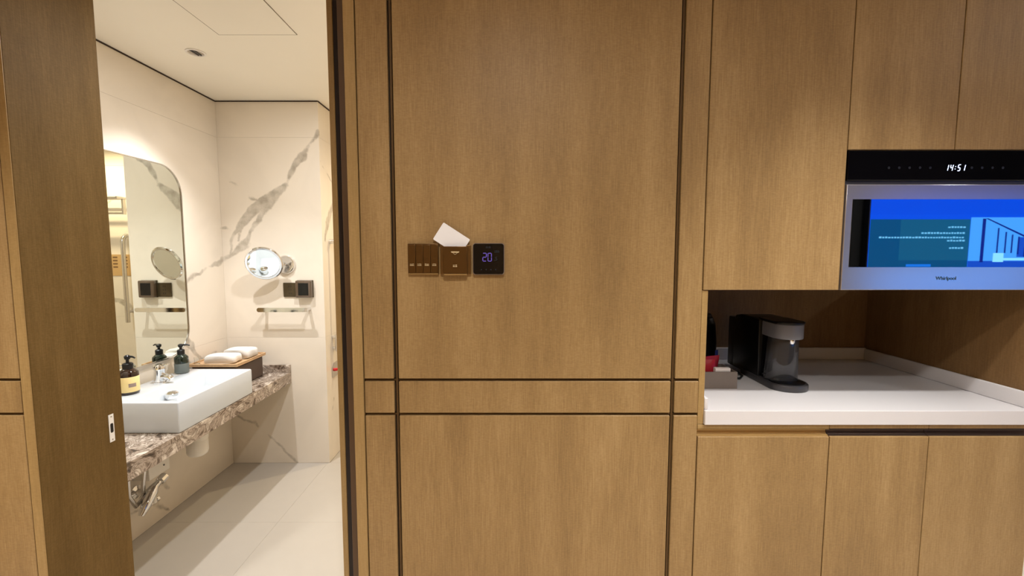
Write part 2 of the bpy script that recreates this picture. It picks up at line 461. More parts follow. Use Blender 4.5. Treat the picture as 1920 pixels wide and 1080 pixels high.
vein([(e(-1.72, 1.49), .008), (e(-1.69, 1.47), .001)])
vein([(e(-1.715, .325), .002), (e(-1.64, .275), .005), (e(-1.58, .26), .004), (e(-1.54, .205), .004), (e(-1.46, .16), .005), (e(-1.44, .12), .004), (e(-1.33, .01), .006)])
vein([(l(2.30, .90), .03), (l(2.40, .82), .022), (l(2.50, .72), .004), (l(2.6, .74), .003)])
vein([(l(2.32, .84), .002), (l(2.35, .76), .01), (l(2.42, .68), .006)])
vein([(l(1.95, .14), .004), (l(2.10, .10), .008), (l(2.17, .02), .004)])
vein([(l(2.13, .26), .008), (l(2.16, .18), .018), (l(2.18, .13), .006)])
vein([(l(2.14, .24), .002), (l(2.08, .10), .003)])
vein([(s_(2.76, 1.42), .012), (s_(2.80, 1.52), .020), (s_(2.95, 1.72), .012)])
vein([(s_(2.74, 1.87), .004), (s_(2.92, 1.78), .004)])
vein([(s_(2.80, .33), .002), (s_(2.92, .62), .008)])
vein([((-.55, SHY, 1.9), .004), ((-.42, SHY, 1.80), .008), ((-.2, SHY, 1.72), .004)])
vein([((-.6, SHY, .62), .004), ((-.35, SHY, .9), .02), ((-.1, SHY, 1.0), .01)])
M_TILE = veined_tile('cream_veined_tile', srgb(231, 220, 203), srgb(164, 154, 138), segs)
M_GROUT = plain('tile_grout', srgb(176, 158, 130), .8)
M_SHOWTILE = M_TILE

def tiled(name, label, core, tiles):
    o = mk(name, box(bm_new(), *core), M_GROUT); struct(o, label, 'wall')
    for t in tiles: bxo('tile', M_TILE, o, *t, .0003, 1)
    return o
ZS = [(.0005, .8098), (.8104, 2.0226), (2.0232, BZ - .006)]
tiled('wall_bath_left', 'cream veined tile wall behind the basin and mirror', (XL - .1, XL - .008, DB, EY + .1, 0, BZ + .06),
      [(XL - .008, XL, y0, y1, z0, z1) for y0, y1 in ((DB, 1.5997), (1.6003, EY + .09)) for z0, z1 in ZS])
tiled('wall_end', 'cream tile wall with a thick grey vein facing the doorway', (XL, SX - .008, EY + .008, SHY, 0, BZ + .06),
      [(XL + .0005, SX, EY, EY + .008, z0, z1) for z0, z1 in ZS] + [(SX - .008, SX, EY + .0085, SHY - .0085, z0, z1) for z0, z1 in ZS])
tiled('wall_shower', 'warm lit cream tile wall at the back of the shower', (SX - .008, BXR + .1, SHY, SHY + .1, 0, BZ + .06),
      [(x0, x1, SHY - .008, SHY, z0, z1) for x0, x1 in ((SX + .0005, -.5605), (-.5595, -.0005), (.0005, BXR - .0085)) for z0, z1 in ZS])
tiled('wall_bath_right', 'cream tile wall on the far right of the bathroom', (BXR, BXR + .1, DB, SHY, 0, BZ + .06),
      [(BXR - .008, BXR, y0, y1, z0, z1) for y0, y1 in ((DB, 2.5495), (2.5505, SHY - .0085)) for z0, z1 in ZS])
wbf = mk('wall_bath_front', box(bm_new(), XL, -1.3505, DB + .0005, DB + .01, 0, BZ), M_TILE); struct(wbf, 'cream tile strip inside the bathroom left of the doorway', 'wall')
wbg = mk('wall_bath_front_right', box(bm_new(), -.50, BXR - .009, DB + .0005, DB + .01, 0, BZ), M_TILE); struct(wbg, 'cream tile inside the bathroom right of the doorway', 'wall')
fb = mk('floor_bath', box(bm_new(), XL, BXR, DB, SHY, -.1, -.004), M_FLOORTILE); struct(fb, 'pale beige tiled bathroom floor', 'floor')
for i, (x0, x1) in enumerate(((XL, -1.1323), (-1.1317, -.5323), (-.5317, BXR))):
    for y0, y1 in ((DB, 2.0978), (2.0984, EY - .0005), (EY + .0005, SHY)):
        if y0 > EY and i == 0: continue
        bxo('tile', M_FLOORTILE, fb, max(x0, SX + .001) if y0 > EY else x0, x1, y0, y1, -.004, 0, .0003, 1)
cb = mk('ceiling_bath', box(bm_new(), XL, BXR, DB, SHY, BZ, BZ + .05), M_CEIL); struct(cb, 'cream bathroom ceiling with a square access hatch', 'ceiling')
hx0, hx1, hy0, hy1 = -1.188, -.862, 1.585, 1.913
bm = bm_new()
for a in ((hx0, hx0 + .0025, hy0, hy1), (hx1 - .0025, hx1, hy0, hy1), (hx0 + .0025, hx1 - .0025, hy0, hy0 + .0025), (hx0 + .0025, hx1 - .0025, hy1 - .0025, hy1)):
    box(bm, *a, BZ - .0012, BZ)
hf = mk('access_hatch', box(bm_new(), hx0 + .003, hx1 - .003, hy0 + .003, hy1 - .003, BZ - .0016, BZ), M_CEIL, cb)
mk('hatch_gap', bm, plain('hatch_gap_grey', srgb(120, 108, 90), .8), cb)
# dark shadow gap where wall meets ceiling
M_GAP = plain('shadow_gap', srgb(54, 40, 28), .8)
struct(bxo('trim_4', M_GAP, None, XL, XL + .004, DB + .011, EY, BZ - .0065, BZ), 'dark shadow gap above the basin wall', 'trim')
struct(bxo('trim_5', M_GAP, None, XL + .004, SX, EY - .004, EY, BZ - .0065, BZ), 'dark shadow gap above the end wall', 'trim')
struct(bxo('trim_6', M_GAP, None, SX, SX + .004, EY, SHY - .009, BZ - .0065, BZ), 'dark shadow gap above the shower side wall', 'trim')

# ================================================================== room lamps
def downlight(loc, watts, col, label, spot=None, lens=True, r=.045):
    x, y, z = loc
    t = thing('downlight', label, 'downlight', loc, 'recessed ceiling downlights')
    bm = bm_new(); lathe(bm, [(r, 0), (r * 1.02, -.006), (r * .86, -.007), (r * .80, .0), (r, 0)], base=(x, y, z), caps=False); mk('trim_ring', bm, M_WHITE, t, smooth=40)
    bm = bm_new(); lathe(bm, [(r * .78, -.001), (r * .78, .0)], base=(x, y, z)); mk('lens', bm, M_LAMPLENS if lens else M_DKGREY, t)
    if spot: lamp('downlight_lamp', 'SPOT', (x, y, z - .012), watts, col, t, size=.045, spot=spot, blend=1.0)
    else: lamp('downlight_lamp', 'AREA', (x, y, z - .012), watts, col, t, size=r * 1.5)
    return t
for x, y, k, sp_, lb in (
        (-1.70, .35, 1.2, 105, 'recessed downlight in front of the panel left of the doorway'),
        (.05, .0, .72, 154, 'recessed downlight in front of the wide wall panel'),
        (.95, .60, 1.06, 88, 'recessed downlight in front of the cabinets'),
        (-1.3, -.7, .6, 0, 'added fill lamp near the back wall facing the doorway'),  # this and the next two are wide lamps added as general fill
        (1.3, -.7, .5, 0, 'added fill lamp near the back wall facing the cabinets'),
        (2.4, .2, .5, 0, 'added fill lamp in front of the white recess'),
        (3.2, 1.6, 3.5, 0, 'added lamp brightening the white recess')):  # unseen lamp added to make the recess wall bright
    downlight((x, y, CZ), (ROOM_SPOT_W if sp_ else ROOM_W) * k, ROOM_COL, lb, R(sp_) if sp_ else None)

# ================================================================== cabinets
CX0, CX1, CX2, CX3 = .5455, .9225, 1.2115, 1.511
NB = 1.822    # niche back
CT = .893     # worktop height
US = 1.234    # underside of upper cabinets
def upper(x0, x1, z0, label, doors):
    t = thing('wall_cabinet', label, 'cabinet', ((x0 + x1) / 2, 1.5, z0))
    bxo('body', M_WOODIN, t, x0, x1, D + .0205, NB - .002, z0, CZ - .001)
    for a, b in doors: bxo('door', M_WOOD, t, a + .0014, b - .0014, D, D + .0195, z0 + .0005, CZ - .002, .001, 1)
    return t
upper(CX0, CX1 - .0005, US, 'tall wood veneer wall cabinet beside the microwave', [(CX0, CX1)])
upper(CX1 + .0005, CX2 - .0005, 1.6135, 'narrow wood veneer wall cabinet above left half of the microwave', [(CX1, CX2)])
upper(CX2 + .0005, CX3, 1.6135, 'wood veneer wall cabinet above right half of the microwave', [(CX2, CX3)])
nic = thing('cabinet_niche', 'open wood veneer niche holding the coffee machine', 'niche', (1.03, 1.5, CT))
bxo('side_panel', M_EDGE, nic, CX0, .5625, D + .004, NB, .851, US - .001, .0008, 1)
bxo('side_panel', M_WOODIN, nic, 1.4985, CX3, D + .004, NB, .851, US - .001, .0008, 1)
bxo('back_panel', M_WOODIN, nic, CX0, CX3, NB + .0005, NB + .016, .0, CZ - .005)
wt = thing('worktop', 'white stone worktop with raised edges inside the niche', 'worktop', (1.03, 1.5, .851))
bxo('slab', M_QUARTZ, wt, .5632, 1.4978, D - .004, NB - .0005, .8512, CT, .002, 2)
for a in ((.5632, .5745, D + .002, NB - .014, CT, .928), (1.4865, 1.4978, D + .002, NB - .014, CT, .940), (.5632, 1.4978, NB - .0135, NB - .0005, CT, .943)):
    bxo('upstand', M_QUARTZ, wt, *a, .004, 3)
def base(x0, x1, label, end=False):
    t = thing('base_cabinet', label, 'cabinet', ((x0 + x1) / 2, 1.5, 0))
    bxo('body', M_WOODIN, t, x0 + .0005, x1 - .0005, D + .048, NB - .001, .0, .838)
    bxo('door', M_WOOD, t, x0 + .0014, x1 - .0014, D, D + .0195, .05, .8155, .001, 1)
    bxo('top_rail', M_EDGE if x0 < .6 else M_WOOD, t, x0 + .0006, x1 - .0006, D + .003, NB - .002, .8385, .850, .0006, 1)
    # J-shaped finger pull channel behind the door top
    bm = bm_new()
    prof = [(D + .003, .8380), (D + .003, .8362), (D + .013, .8345), (D + .0175, .8300), (D + .0175, .8245), (D + .013, .8195), (D + .006, .8172), (D + .006, .8160), (D + .047, .8160), (D + .047, .8380)]
    prism(bm, [(x0 + .0008, y, z) for y, z in prof], (x1 - x0 - (.018 if end else .0016), 0, 0))
    mk('handle_channel', bm, M_GOLD if x0 < .6 else M_GOLD_DIM, t)  # right-hand channels: darker copy of the gold for their dim reflections
    if end: bxo('end_panel', M_WOOD, t, x1 - .016, x1 - .0006, D + .0205, D + .0475, .0, .8382, .0006, 1)
    return t
base(CX0, .9215, 'base cabinet with plain wood door next to the wall panel')
base(.9215, 1.2045, 'middle base cabinet with plain wood door below the worktop')
base(1.2045, CX3, 'right hand base cabinet with plain wood door below the microwave', True)
bxo_plinth = tag(bxo('plinth', M_DARKDOOR, None, CX0, CX3 - .0165, D + .03, D + .045, 0, .049), 'dark plinth under the base cabinets', 'plinth')

# ---- microwave
mw = thing('microwave', 'built in microwave with silver door and dark window reflecting a blue screen', 'microwave', (1.22, 1.4, US))
bxo('body', M_BLACK, mw, CX1 + .003, CX3 - .003, D + .022, 1.70, US + .002, 1.611)
cp = bxo('control_panel', M_BLACKGLOSS, mw, CX1 + .002, CX3 - .002, D - .002, D + .020, 1.5325, 1.612, .001, 1)
digits('clock', '14:51', 1.1875, 1.5580, .0062, .0160, .0062, .0017, M_CLOCK, cp, D - .0023, .18)
for i in range(12):
    if 5 <= i <= 7: continue
    x = 1.035 + i * .028
    bm = bm_new(); lathe(bm, [(.0035, 0), (.0035, .0002)], n=12, axis='Y', base=(x, D - .0023, 1.566)); mk('touch_key', bm, M_KEY, cp)
bxo('vent_slot', M_DKGREY, mw, CX1 + .002, CX3 - .002, D + .004, D + .020, 1.5225, 1.5318)
md = bxo('door', M_MICROFRAME, mw, CX1 + .002, CX3 - .002, D - .003, D + .020, US + .0005, 1.5215, .0015, 2)
bxo('window', M_MICROWIN, md, .942, 1.497, D - .0036, D - .002, 1.298, 1.482)
lg = text('logo', 'Whirlpool', .0135, M_LOGO, md, (1.2125, D - .0034, 1.267))

# ---- things in the niche
cmX, cmY = .925, 1.52
cm = thing('coffee_machine', 'black and grey capsule coffee machine on the white worktop', 'coffee machine', (cmX, cmY, CT))
def profile_yz(pts, x0, x1, bev=.004):
    bm = bm_new(); prism(bm, [(x0, y, z) for y, z in pts], (x1 - x0, 0, 0))
    bmesh.ops.recalc_face_normals(bm, faces=bm.faces[:])
    if bev: bmesh.ops.bevel(bm, geom=bm.edges[:], offset=bev, segments=3, affect='EDGES', profile=.5)
    return bm
bodyp = [(1.665, CT + .012), (1.665, 1.085), (1.655, 1.104), (1.62, 1.111), (1.56, 1.112), (1.50, 1.109), (1.50, 1.055), (1.495, CT + .012)]
mk('body', profile_yz(bodyp, .868, .980), M_BLACK, cm, smooth=40)
def dshape(cx_, hw, yb, yf, n=14):
    """plan: straight back at yb, rounded front at yf"""
    pts = [(cx_ - hw, yb), ]
    yc = yf + hw * .85
    for k in range(n + 1):
        a = math.pi + math.pi * k / n
        pts.append((cx_ + hw * math.cos(a), yc + hw * .85 * math.sin(a)))
    pts.append((cx_ + hw, yb))
    return pts
def dprism(cx_, hw, yb, yf, z0, z1, bev=.003, hw1=None, yf1=None):
    bm = bm_new()
    a = dshape(cx_, hw, yb, yf); b = dshape(cx_, hw1 or hw, yb, yf1 or yf)
    va = [bm.verts.new((x, y, z0)) for x, y in a]; vb = [bm.verts.new((x, y, z1)) for x, y in b]
    fa = bm.faces.new(va[::-1]); fb_ = bm.faces.new(vb); n = len(va)
    for i in range(n): bm.faces.new((va[i], va[(i + 1) % n], vb[(i + 1) % n], vb[i]))
    if bev:
        es = list(set(fa.edges) | set(fb_.edges))
        bmesh.ops.bevel(bm, geom=es, offset=bev, segments=2, affect='EDGES', profile=.5)
    return bm
mk('head', dprism(.925, .046, 1.51, 1.395, 1.058, 1.106), M_GREY, cm, smooth=40)
mk('lid', dprism(.925, .048, 1.52, 1.392, 1.106, 1.114, .002), M_BLACK, cm, smooth=40)
mk('front_column', dprism(.925, .049, 1.50, 1.435, CT + .022, 1.058, .002, .042, 1.43), M_BLACKGLOSS, cm, smooth=40)
mk('splash_cover', dprism(.925, .053, 1.47, 1.418, CT + .023, 1.057, .001, .043, 1.413), M_CLEAR, cm, smooth=40)
mk('base', dprism(.925, .060, 1.60, 1.370, CT, CT + .021, .004), M_DKGREY, cm, smooth=40)
mk('drip_tray', dprism(.925, .052, 1.44, 1.379, CT + .021, CT + .0235, .001), M_BLACK, cm, smooth=40)
bm = bm_new(); lathe(bm, [(.009, 1.058), (.009, 1.048), (.006, 1.043)], cx=.925, cy=1.412); mk('spout', bm, M_CHROME, cm, smooth=40)
bxo('water_tank', M_DKGREY, cm, .872, .976, 1.667, 1.715, CT + .01, 1.092, .006, 3)

ab = thing('amenity_box', 'low grey box of drink sachets beside the coffee machine', 'box', (.695, 1.46, CT))
for a in ((.632, .757, 1.416, 1.420), (.632, .757, 1.516, 1.520), (.632, .636, 1.4203, 1.5157), (.753, .757, 1.4203, 1.5157)):
    bxo('side', M_GREYBOX, ab, *a, CT, .9495, .0008, 1)
bxo('bottom', M_GREYBOX, ab, .6363, .7527, 1.4203, 1.5157, CT, CT + .004)
def sachet(name, mat, label, cx_, cy_, z0, w_, h, th, rx, rz):
    bm = bm_new()
    n = 8
    grid = [[None] * (n + 1) for _ in range(n + 1)]
    for side in (1, -1):
        g = [[bm.verts.new(((i / n - .5) * w_, side * th * (math.sin(math.pi * i / n) * math.sin(math.pi * j / n)) ** .6, j / n * h)) for i in range(n + 1)] for j in range(n + 1)]
        for j in range(n):
            for i in range(n): bm.faces.new((g[j][i], g[j][i + 1], g[j + 1][i + 1], g[j + 1][i]))
    bmesh.ops.remove_doubles(bm, verts=bm.verts, dist=.0002)
    bmesh.ops.transform(bm, matrix=Matrix.Translation((cx_, cy_, z0)) @ Matrix.Rotation(rz, 4, 'Z') @ Matrix.Rotation(rx, 4, 'X'), verts=bm.verts)
    return tag(mk(name, bm, mat, smooth=60), label, 'sachet', 'sachets in the grey box')
sachet('sachet', M_RED, 'red foil sachet standing in the grey box', .690, 1.475, CT + .012, .062, .088, .009, .15, .35)
sachet('sachet', M_RED, 'red foil sachet lying at the front of the grey box', .668, 1.445, CT + .012, .055, .078, .008, -.1, -.2)
sachet('sachet', M_PAPER, 'white paper sachet at the back left of the grey box', .652, 1.50, CT + .010, .028, .105, .006, .1, .1)
sachet('sachet', M_BLUE, 'narrow navy sachet leaning out of the grey box', .722, 1.492, CT + .012, .016, .100, .004, .0, .5)
tag(mk('sugar_packet', box(bm_new(), .688, .738, 1.424, 1.442, CT + .045, .9595, .002, 2), M_PAPER, smooth=40), 'small white packet at the front rim of the grey box', 'packet')
bxo_support = tag(mk('tea_packet', box(bm_new(), .688, .738, 1.4245, 1.4415, CT + .0045, CT + .0445, .001, 1), M_PAPER), 'white packet standing in the grey box below another packet', 'packet')

ke = thing('kettle', 'black electric kettle at the back left of the niche', 'kettle', (.735, 1.70, CT))
bm = bm_new(); lathe(bm, [(.072, CT), (.076, CT + .006), (.076, CT + .018), (.068, CT + .022)], cx=.735, cy=1.70); mk('power_base', bm, M_BLACK, ke, smooth=40)
bm = bm_new(); lathe(bm, [(.070, CT + .0225), (.076, CT + .03), (.078, CT + .10), (.072, CT + .17), (.064, CT + .195), (.060, CT + .198)], cx=.735, cy=1.70); mk('body', bm, M_BLACK, ke, smooth=40)
bm = bm_new(); lathe(bm, [(.059, CT + .1985), (.056, CT + .210), (.02, CT + .216), (.010, CT + .217), (.010, CT + .228), (.0, CT + .229)], cx=.735, cy=1.70); mk('lid', bm, M_BLACK, ke, smooth=40)
bm = bm_new(); tube(bm, [(.672, 1.69, CT + .175), (.64, 1.685, CT + .18), (.622, 1.683, CT + .15), (.620, 1.683, CT + .09), (.635, 1.685, CT + .05), (.662, 1.69, CT + .045)], .010); mk('handle', bm, M_BLACK, ke, smooth=40)
bm = bm_new()
pts = [(.815, 1.70, CT + .005), (.84, 1.66, CT + .005), (.835, 1.60, CT + .005), (.80, 1.565, CT + .005), (.79, 1.53, CT + .005), (.82, 1.52, CT + .005), (.845, 1.55, CT + .005), (.855, 1.60, CT + .005)]
tube(bm, pts, .0035, n=8)
tag(mk('power_cable', bm, M_BLACK, smooth=60), 'black power cable lying between kettle and coffee machine', 'cable')

# ================================================================== controls on the wall panel
def glyphs(parent, x0, x1, z, h, mat, y, n):
    """a row of tiny blocks standing for unreadable small print"""
    st = (x1 - x0) / n
    bm = bm_new()
    for i in range(n):
        a = x0 + i * st
        box(bm, a, a + st * .75, y, y + .0003, z, z + h * random.uniform(.25, .4))
        box(bm, a + st * .1, a + st * .6, y, y + .0003, z + h * .55, z + h * random.uniform(.8, 1.0))
    return mk('small_print', bm, mat, parent)
sw = thing('light_switch', 'dark bronze light switch plate with four narrow keys', 'light switch', (-.225, D, 1.278))
bxo('plate', M_PLATE, sw, -.2675, -.183, D - .006, D - .0003, 1.278, 1.362, .0012, 2)
for i in range(4):
    x = -.2650 + i * .0203
    k = bxo('key', M_PLATE, sw, x, x + .0195, D - .0105, D - .0062, 1.2815, 1.3590, .0008, 2)
    glyphs(k, x + .004, x + .0155, 1.302, .006, M_PRINT, D - .0109, 4)
bxo('chrome_lip', M_GOLD, sw, -.266, -.1845, D - .0095, D - .0062, 1.2785, 1.2808, .0004, 1)
ch = thing('card_holder', 'bronze key card holder with an arrow mark', 'card holder', (-.1365, D, 1.277))
bxo('back_plate', M_PLATE2, ch, -.1785, -.0945, D - .0085, D - .0003, 1.278, 1.358, .0015, 2)
fp = bxo('front_plate', M_PLATE, ch, -.1690, -.1040, D - .020, D - .0125, 1.280, 1.3545, .0015, 2)
bxo('slot_block', M_PLATE2, ch, -.1690, -.1040, D - .0123, D - .0087, 1.280, 1.330)
bxo('chrome_lip', M_GOLD, ch, -.168, -.105, D - .019, D - .0125, 1.2768, 1.2798, .0005, 1)
bm = bm_new(); yy = D - .0203
prism(bm, [(-.148, yy, 1.3405), (-.125, yy, 1.3405), (-.127, yy, 1.3375), (-.146, yy, 1.3375)], (0, .0003, 0))
tube(bm, [(-.1425, yy, 1.3365), (-.1365, yy, 1.3325), (-.1305, yy, 1.3365)], .0004, n=6)
mk('arrow_mark', bm, M_PRINT, fp)
glyphs(fp, -.1425, -.1305, 1.299, .007, M_PRINT, yy, 3)
# the key card leans out of the slot, tilted
bm = bm_new()
cw, chh = .0856, .054
rot = Matrix.Translation((-.1470, D - .0106, 1.3735)) @ Matrix.Rotation(R(33), 4, 'Y')
prism(bm, [rot @ Vector((a, 0, b)) for a, b in rrect(cw, chh, .003, 4)], (0, .0009, 0))
tag(mk('key_card', bm, M_CARD), 'blank white key card tilted in the bronze holder', 'card')
th = thing('thermostat', 'square black glass thermostat showing 20 next to the card holder', 'thermostat', (-.0465, D, 1.278))
bm = bm_new(); prism(bm, [(-.0465 + a, D - .010, 1.320 + b) for a, b in rrect(.0862, .0862, .007)], (0, .0097, 0)); mk('frame', bm, plain('thermostat_frame', srgb(150, 140, 138), .35, metal=.6), th)
bm = bm_new(); prism(bm, [(-.0465 + a, D - .0125, 1.3205 + b) for a, b in rrect(.0832, .0825, .007)], (0, .0024, 0)); gl = mk('glass', bm, M_BLACKGLOSS, th)
digits('reading', '20', -.0620, 1.3145, .0095, .0215, .0045, .0020, M_THERMO, gl, D - .0128)
text('reading_half', '.5', .014, M_THERMODIM, gl, (-.0270, D - .0128, 1.3205))
glyphs(gl, -.054, -.040, 1.350, .005, M_THERMODIM, D - .0128, 3)
glyphs(gl, -.030, -.016, 1.338, .006, M_THERMODIM, D - .0128, 3)
for i in range(4):
    bm = bm_new(); lathe(bm, [(.0016, 0), (.0016, .0003)], n=10, axis='Y', base=(-.066 + i * .013, D - .0128, 1.2915)); mk('touch_key', bm, M_THERMODIM, gl)

# ================================================================== bathroom
# ---- vanity shelf
VZ, VX = .592, -1.342
va = thing('vanity_shelf', 'brown veined marble vanity shelf running along the basin wall', 'vanity', (-1.53, 2.1, .523))
bxo('slab', M_STONE, va, XL + .0005, VX, DB + .012, EY - .0005, .572, VZ, .0015, 2)
bxo('front_apron', M_STONE, va, VX - .022, VX - .0005, DB + .012, EY - .0005, .523, .5717, .0015, 2)
bxo('end_upstand', M_STONE, va, -1.7170, VX, EY - .019, EY - .0005, VZ, .638, .0015, 2)
bxo('back_upstand', M_STONE, va, XL + .0005, -1.7175, DB + .012, EY - .0005, VZ, .638, .0015, 2)
# ---- basin
def basin():
    x0, x1, y0, y1, z0, z1 = -1.705, -1.345, 1.772, 2.302, VZ + .0005, .7225
    ix0, ix1, iy0, iy1 = -1.575, -1.358, 1.800, 2.282
    jx0, jx1, jy0, jy1, jz = -1.555, -1.385, 1.84, 2.245, .640
    o = [(x0, y0, z0), (x1, y0, z0), (x1, y1, z0), (x0, y1, z0), (x0, y0, z1), (x1, y0, z1), (x1, y1, z1), (x0, y1, z1),
         (ix0, iy0, z1), (ix1, iy0, z1), (ix1, iy1, z1), (ix0, iy1, z1), (jx0, jy0, jz + .006), (jx1, jy0, jz), (jx1, jy1, jz), (jx0, jy1, jz + .006)]
    f = [(3, 2, 1, 0), (0, 1, 5, 4), (1, 2, 6, 5), (2, 3, 7, 6), (3, 0, 4, 7), (4, 5, 9, 8), (5, 6, 10, 9), (6, 7, 11, 10), (7, 4, 8, 11),
         (8, 9, 13, 12), (9, 10, 14, 13), (10, 11, 15, 14), (11, 8, 12, 15), (12, 13, 14, 15)]
    bm = bm_new(); v = [bm.verts.new(p_) for p_ in o]
    for q in f: bm.faces.new([v[i] for i in q])
    bmesh.ops.recalc_face_normals(bm, faces=bm.faces[:])
    bmesh.ops.bevel(bm, geom=bm.edges[:], offset=.005, segments=3, affect='EDGES', profile=.5)
    return bm
ba = thing('wash_basin', 'rectangular white ceramic basin on the marble shelf', 'basin', (-1.525, 2.03, VZ))
mk('bowl', basin(), M_CERAMIC, ba, smooth=50)
bm = bm_new(); lathe(bm, [(.018, .6405), (.018, .664), (.024, .668), (.028, .680), (.026, .692), (.016, .700), (.0, .702)], cx=-1.535, cy=1.99); mk('plug', bm, M_CHROME, ba, smooth=40)
# ---- mixer tap
fx, fy, fz = -1.640, 2.057, .7225
fa = thing('mixer_tap', 'chrome single lever tap on the back rim of the basin', 'tap', (fx, fy, fz))
bm = bm_new(); lathe(bm, [(.027, fz), (.027, fz + .004), (.023, fz + .006), (.022, fz + .060), (.023, fz + .064)], cx=fx, cy=fy); mk('body', bm, M_CHROME, fa, smooth=35)
bm = bm_new(); tube(bm, [(fx + .008, fy, fz + .028), (fx + .03, fy - .002, fz + .030), (fx + .052, fy - .005, fz + .027), (fx + .060, fy - .006, fz + .018)], [.017, .015, .013, .012], n=16); mk('spout', bm, M_CHROME, fa, smooth=50)
bm = bm_new(); lathe(bm, [(.0235, fz + .0645), (.024, fz + .078), (.019, fz + .086), (.0, fz + .088)], cx=fx, cy=fy)
lv = mk('lever_cap', bm, M_CHROME, fa, smooth=40)
bm = bm_new(); box(bm, -.007, .007, -.009, .009, 0, .0); bm.free()
bm = bm_new(); box(bm, 0, .030, -.010, .010, -.003, .003, .002, 2)
bmesh.ops.transform(bm, matrix=Matrix.Translation((fx + .015, fy, fz + .080)) @ Matrix.Rotation(R(-14), 4, 'Y'), verts=bm.verts)
mk('lever', bm, M_CHROME, lv, smooth=40)
# ---- pump bottles
def pump_bottle(x, y, z, r, hb, htop, glass, label, lab_mat, label_rng, rot, mark):
    t = thing('pump_bottle', label, 'bottle', (x, y, z), 'pump bottles on the basin')
    bm = bm_new()
    lathe(bm, [(r * .92, z + .0005), (r, z + .006), (r, z + hb * .78), (r * .96, z + hb * .86), (r * .62, z + hb * .97), (r * .42, z + hb), (r * .42, z + hb + .006)], cx=x, cy=y, n=32)
    mk('glass', bm, glass, t, smooth=50)
    bm = bm_new(); lathe(bm, [(r + .0004, z + label_rng[0]), (r + .0006, z + label_rng[0] + .0005), (r + .0006, z + label_rng[1] - .0005), (r + .0004, z + label_rng[1])], cx=x, cy=y, n=32, caps=False)
    lb = mk('label', bm, lab_mat, t, smooth=60)
    if mark:   # small printed block on the label, wrapped on the side that faces the room
        bm = bm_new(); pr = []
        for k in range(7):
            a = R(-52 + 7 * k)
            pr.append((x + (r + .001) * math.cos(a), y + (r + .001) * math.sin(a)))
        zl = z + label_rng[0]
        lo = [bm.verts.new((a, b, zl + .022)) for a, b in pr]; hi = [bm.verts.new((a, b, zl + .038)) for a, b in pr]
        for k in range(6): bm.faces.new((lo[k], lo[k + 1], hi[k + 1], hi[k]))
        mk('label_print', bm, M_MAUVE, lb)
    zc = z + hb + .006
    bm = bm_new(); lathe(bm, [(r * .52, zc - .010), (r * .54, zc + .014), (r * .40, zc + .018), (.006, zc + .020), (.006, zc + htop * .62), (.010, zc + htop * .66), (.012, zc + htop * .9), (.006, zc + htop)], cx=x, cy=y, n=20)
    pu = mk('pump', bm, M_BLACK, t, smooth=40)
    d = Vector((math.cos(rot), math.sin(rot), 0)); zz = zc + htop * .88
    bm = bm_new(); tube(bm, [Vector((x, y, zz)), Vector((x, y, zz)) + d * .028, Vector((x, y, zz - .005)) + d * .040], [.0055, .0042, .003], n=10); mk('nozzle', bm, M_BLACK, pu, smooth=50)
pump_bottle(-1.645, 1.893, fz, .0365, .112, .052, M_AMBER, 'brown pump bottle with a cream label on the basin', M_LABEL, (.012, .078), R(-10), True)
pump_bottle(-1.655, 2.222, fz, .031, .098, .046, M_GREENGLASS, 'dark green pump bottle at the far end of the basin', M_LABELGREY, (.004, .052), R(20), False)

# ---- tray on a brown box with two towels
bx_ = thing('amenity_chest', 'dark brown box standing on the marble shelf under a wooden tray', 'box', (-1.59, 2.50, VZ))
bxo('carcass', M_BROWNBOX, bx_, -1.712, -1.474, 2.372, 2.640, VZ + .0005, .717, .004, 2)
bxo('drawer_front', M_BROWNBOX, bx_, -1.4735, -1.470, 2.380, 2.632, VZ + .006, .708, .001, 1)
tr = thing('tray', 'light wooden tray lying on the dark brown box', 'tray', (-1.58, 2.48, .7175))
bxo('board', M_TRAY, tr, -1.714, -1.452, 2.350, 2.640, .7177, .726, .0015, 1)
for a in ((-1.714, -1.452, 2.350, 2.357), (-1.714, -1.452, 2.633, 2.640), (-1.714, -1.707, 2.3575, 2.6325), (-1.459, -1.452, 2.3575, 2.6325)):
    bxo('rim', M_TRAY, tr, *a, .7262, .7345, .001, 1)
def towel(cx_, cy_, z, lx, ly, h, rz, label):
    bm = bm_new(); n, k = 24, 20
    rows_ = []
    for i in range(k + 1):
        u = i / k - .5
        ring = []
        for j in range(n):
            a = 2 * math.pi * j / n
            sx = abs(math.cos(a)) ** .42 * (1 if math.cos(a) >= 0 else -1); sz = abs(math.sin(a)) ** .42 * (1 if math.sin(a) >= 0 else -1)
            end = 1 - .10 * abs(2 * u) ** 6
            wob = 1 + .03 * math.sin(9 * u + 3 * a)
            ring.append(bm.verts.new((sx * lx / 2 * end * wob, u * ly, h / 2 + sz * h / 2 * end * (wob if sz > 0 else 1))))
        rows_.append(ring)
    for a, b in zip(rows_, rows_[1:]):
        for j in range(n): bm.faces.new((a[j], a[(j + 1) % n], b[(j + 1) % n], b[j]))
    bm.faces.new(rows_[0][::-1]); bm.faces.new(rows_[-1])
    # rolled spiral lip on the near end
    bmesh.ops.transform(bm, matrix=Matrix.Translation((cx_, cy_, z)) @ Matrix.Rotation(rz, 4, 'Z'), verts=bm.verts)
    o = tag(mk('rolled_towel', bm, M_TOWEL, smooth=70), label, 'towel', 'towels on the tray')
    return o
towel(-1.572, 2.425, .7265, .170, .090, .046, R(4), 'folded white towel at the front of the wooden tray')
towel(-1.545, 2.545, .7265, .160, .100, .054, R(-3), 'folded white towel at the back of the wooden tray')
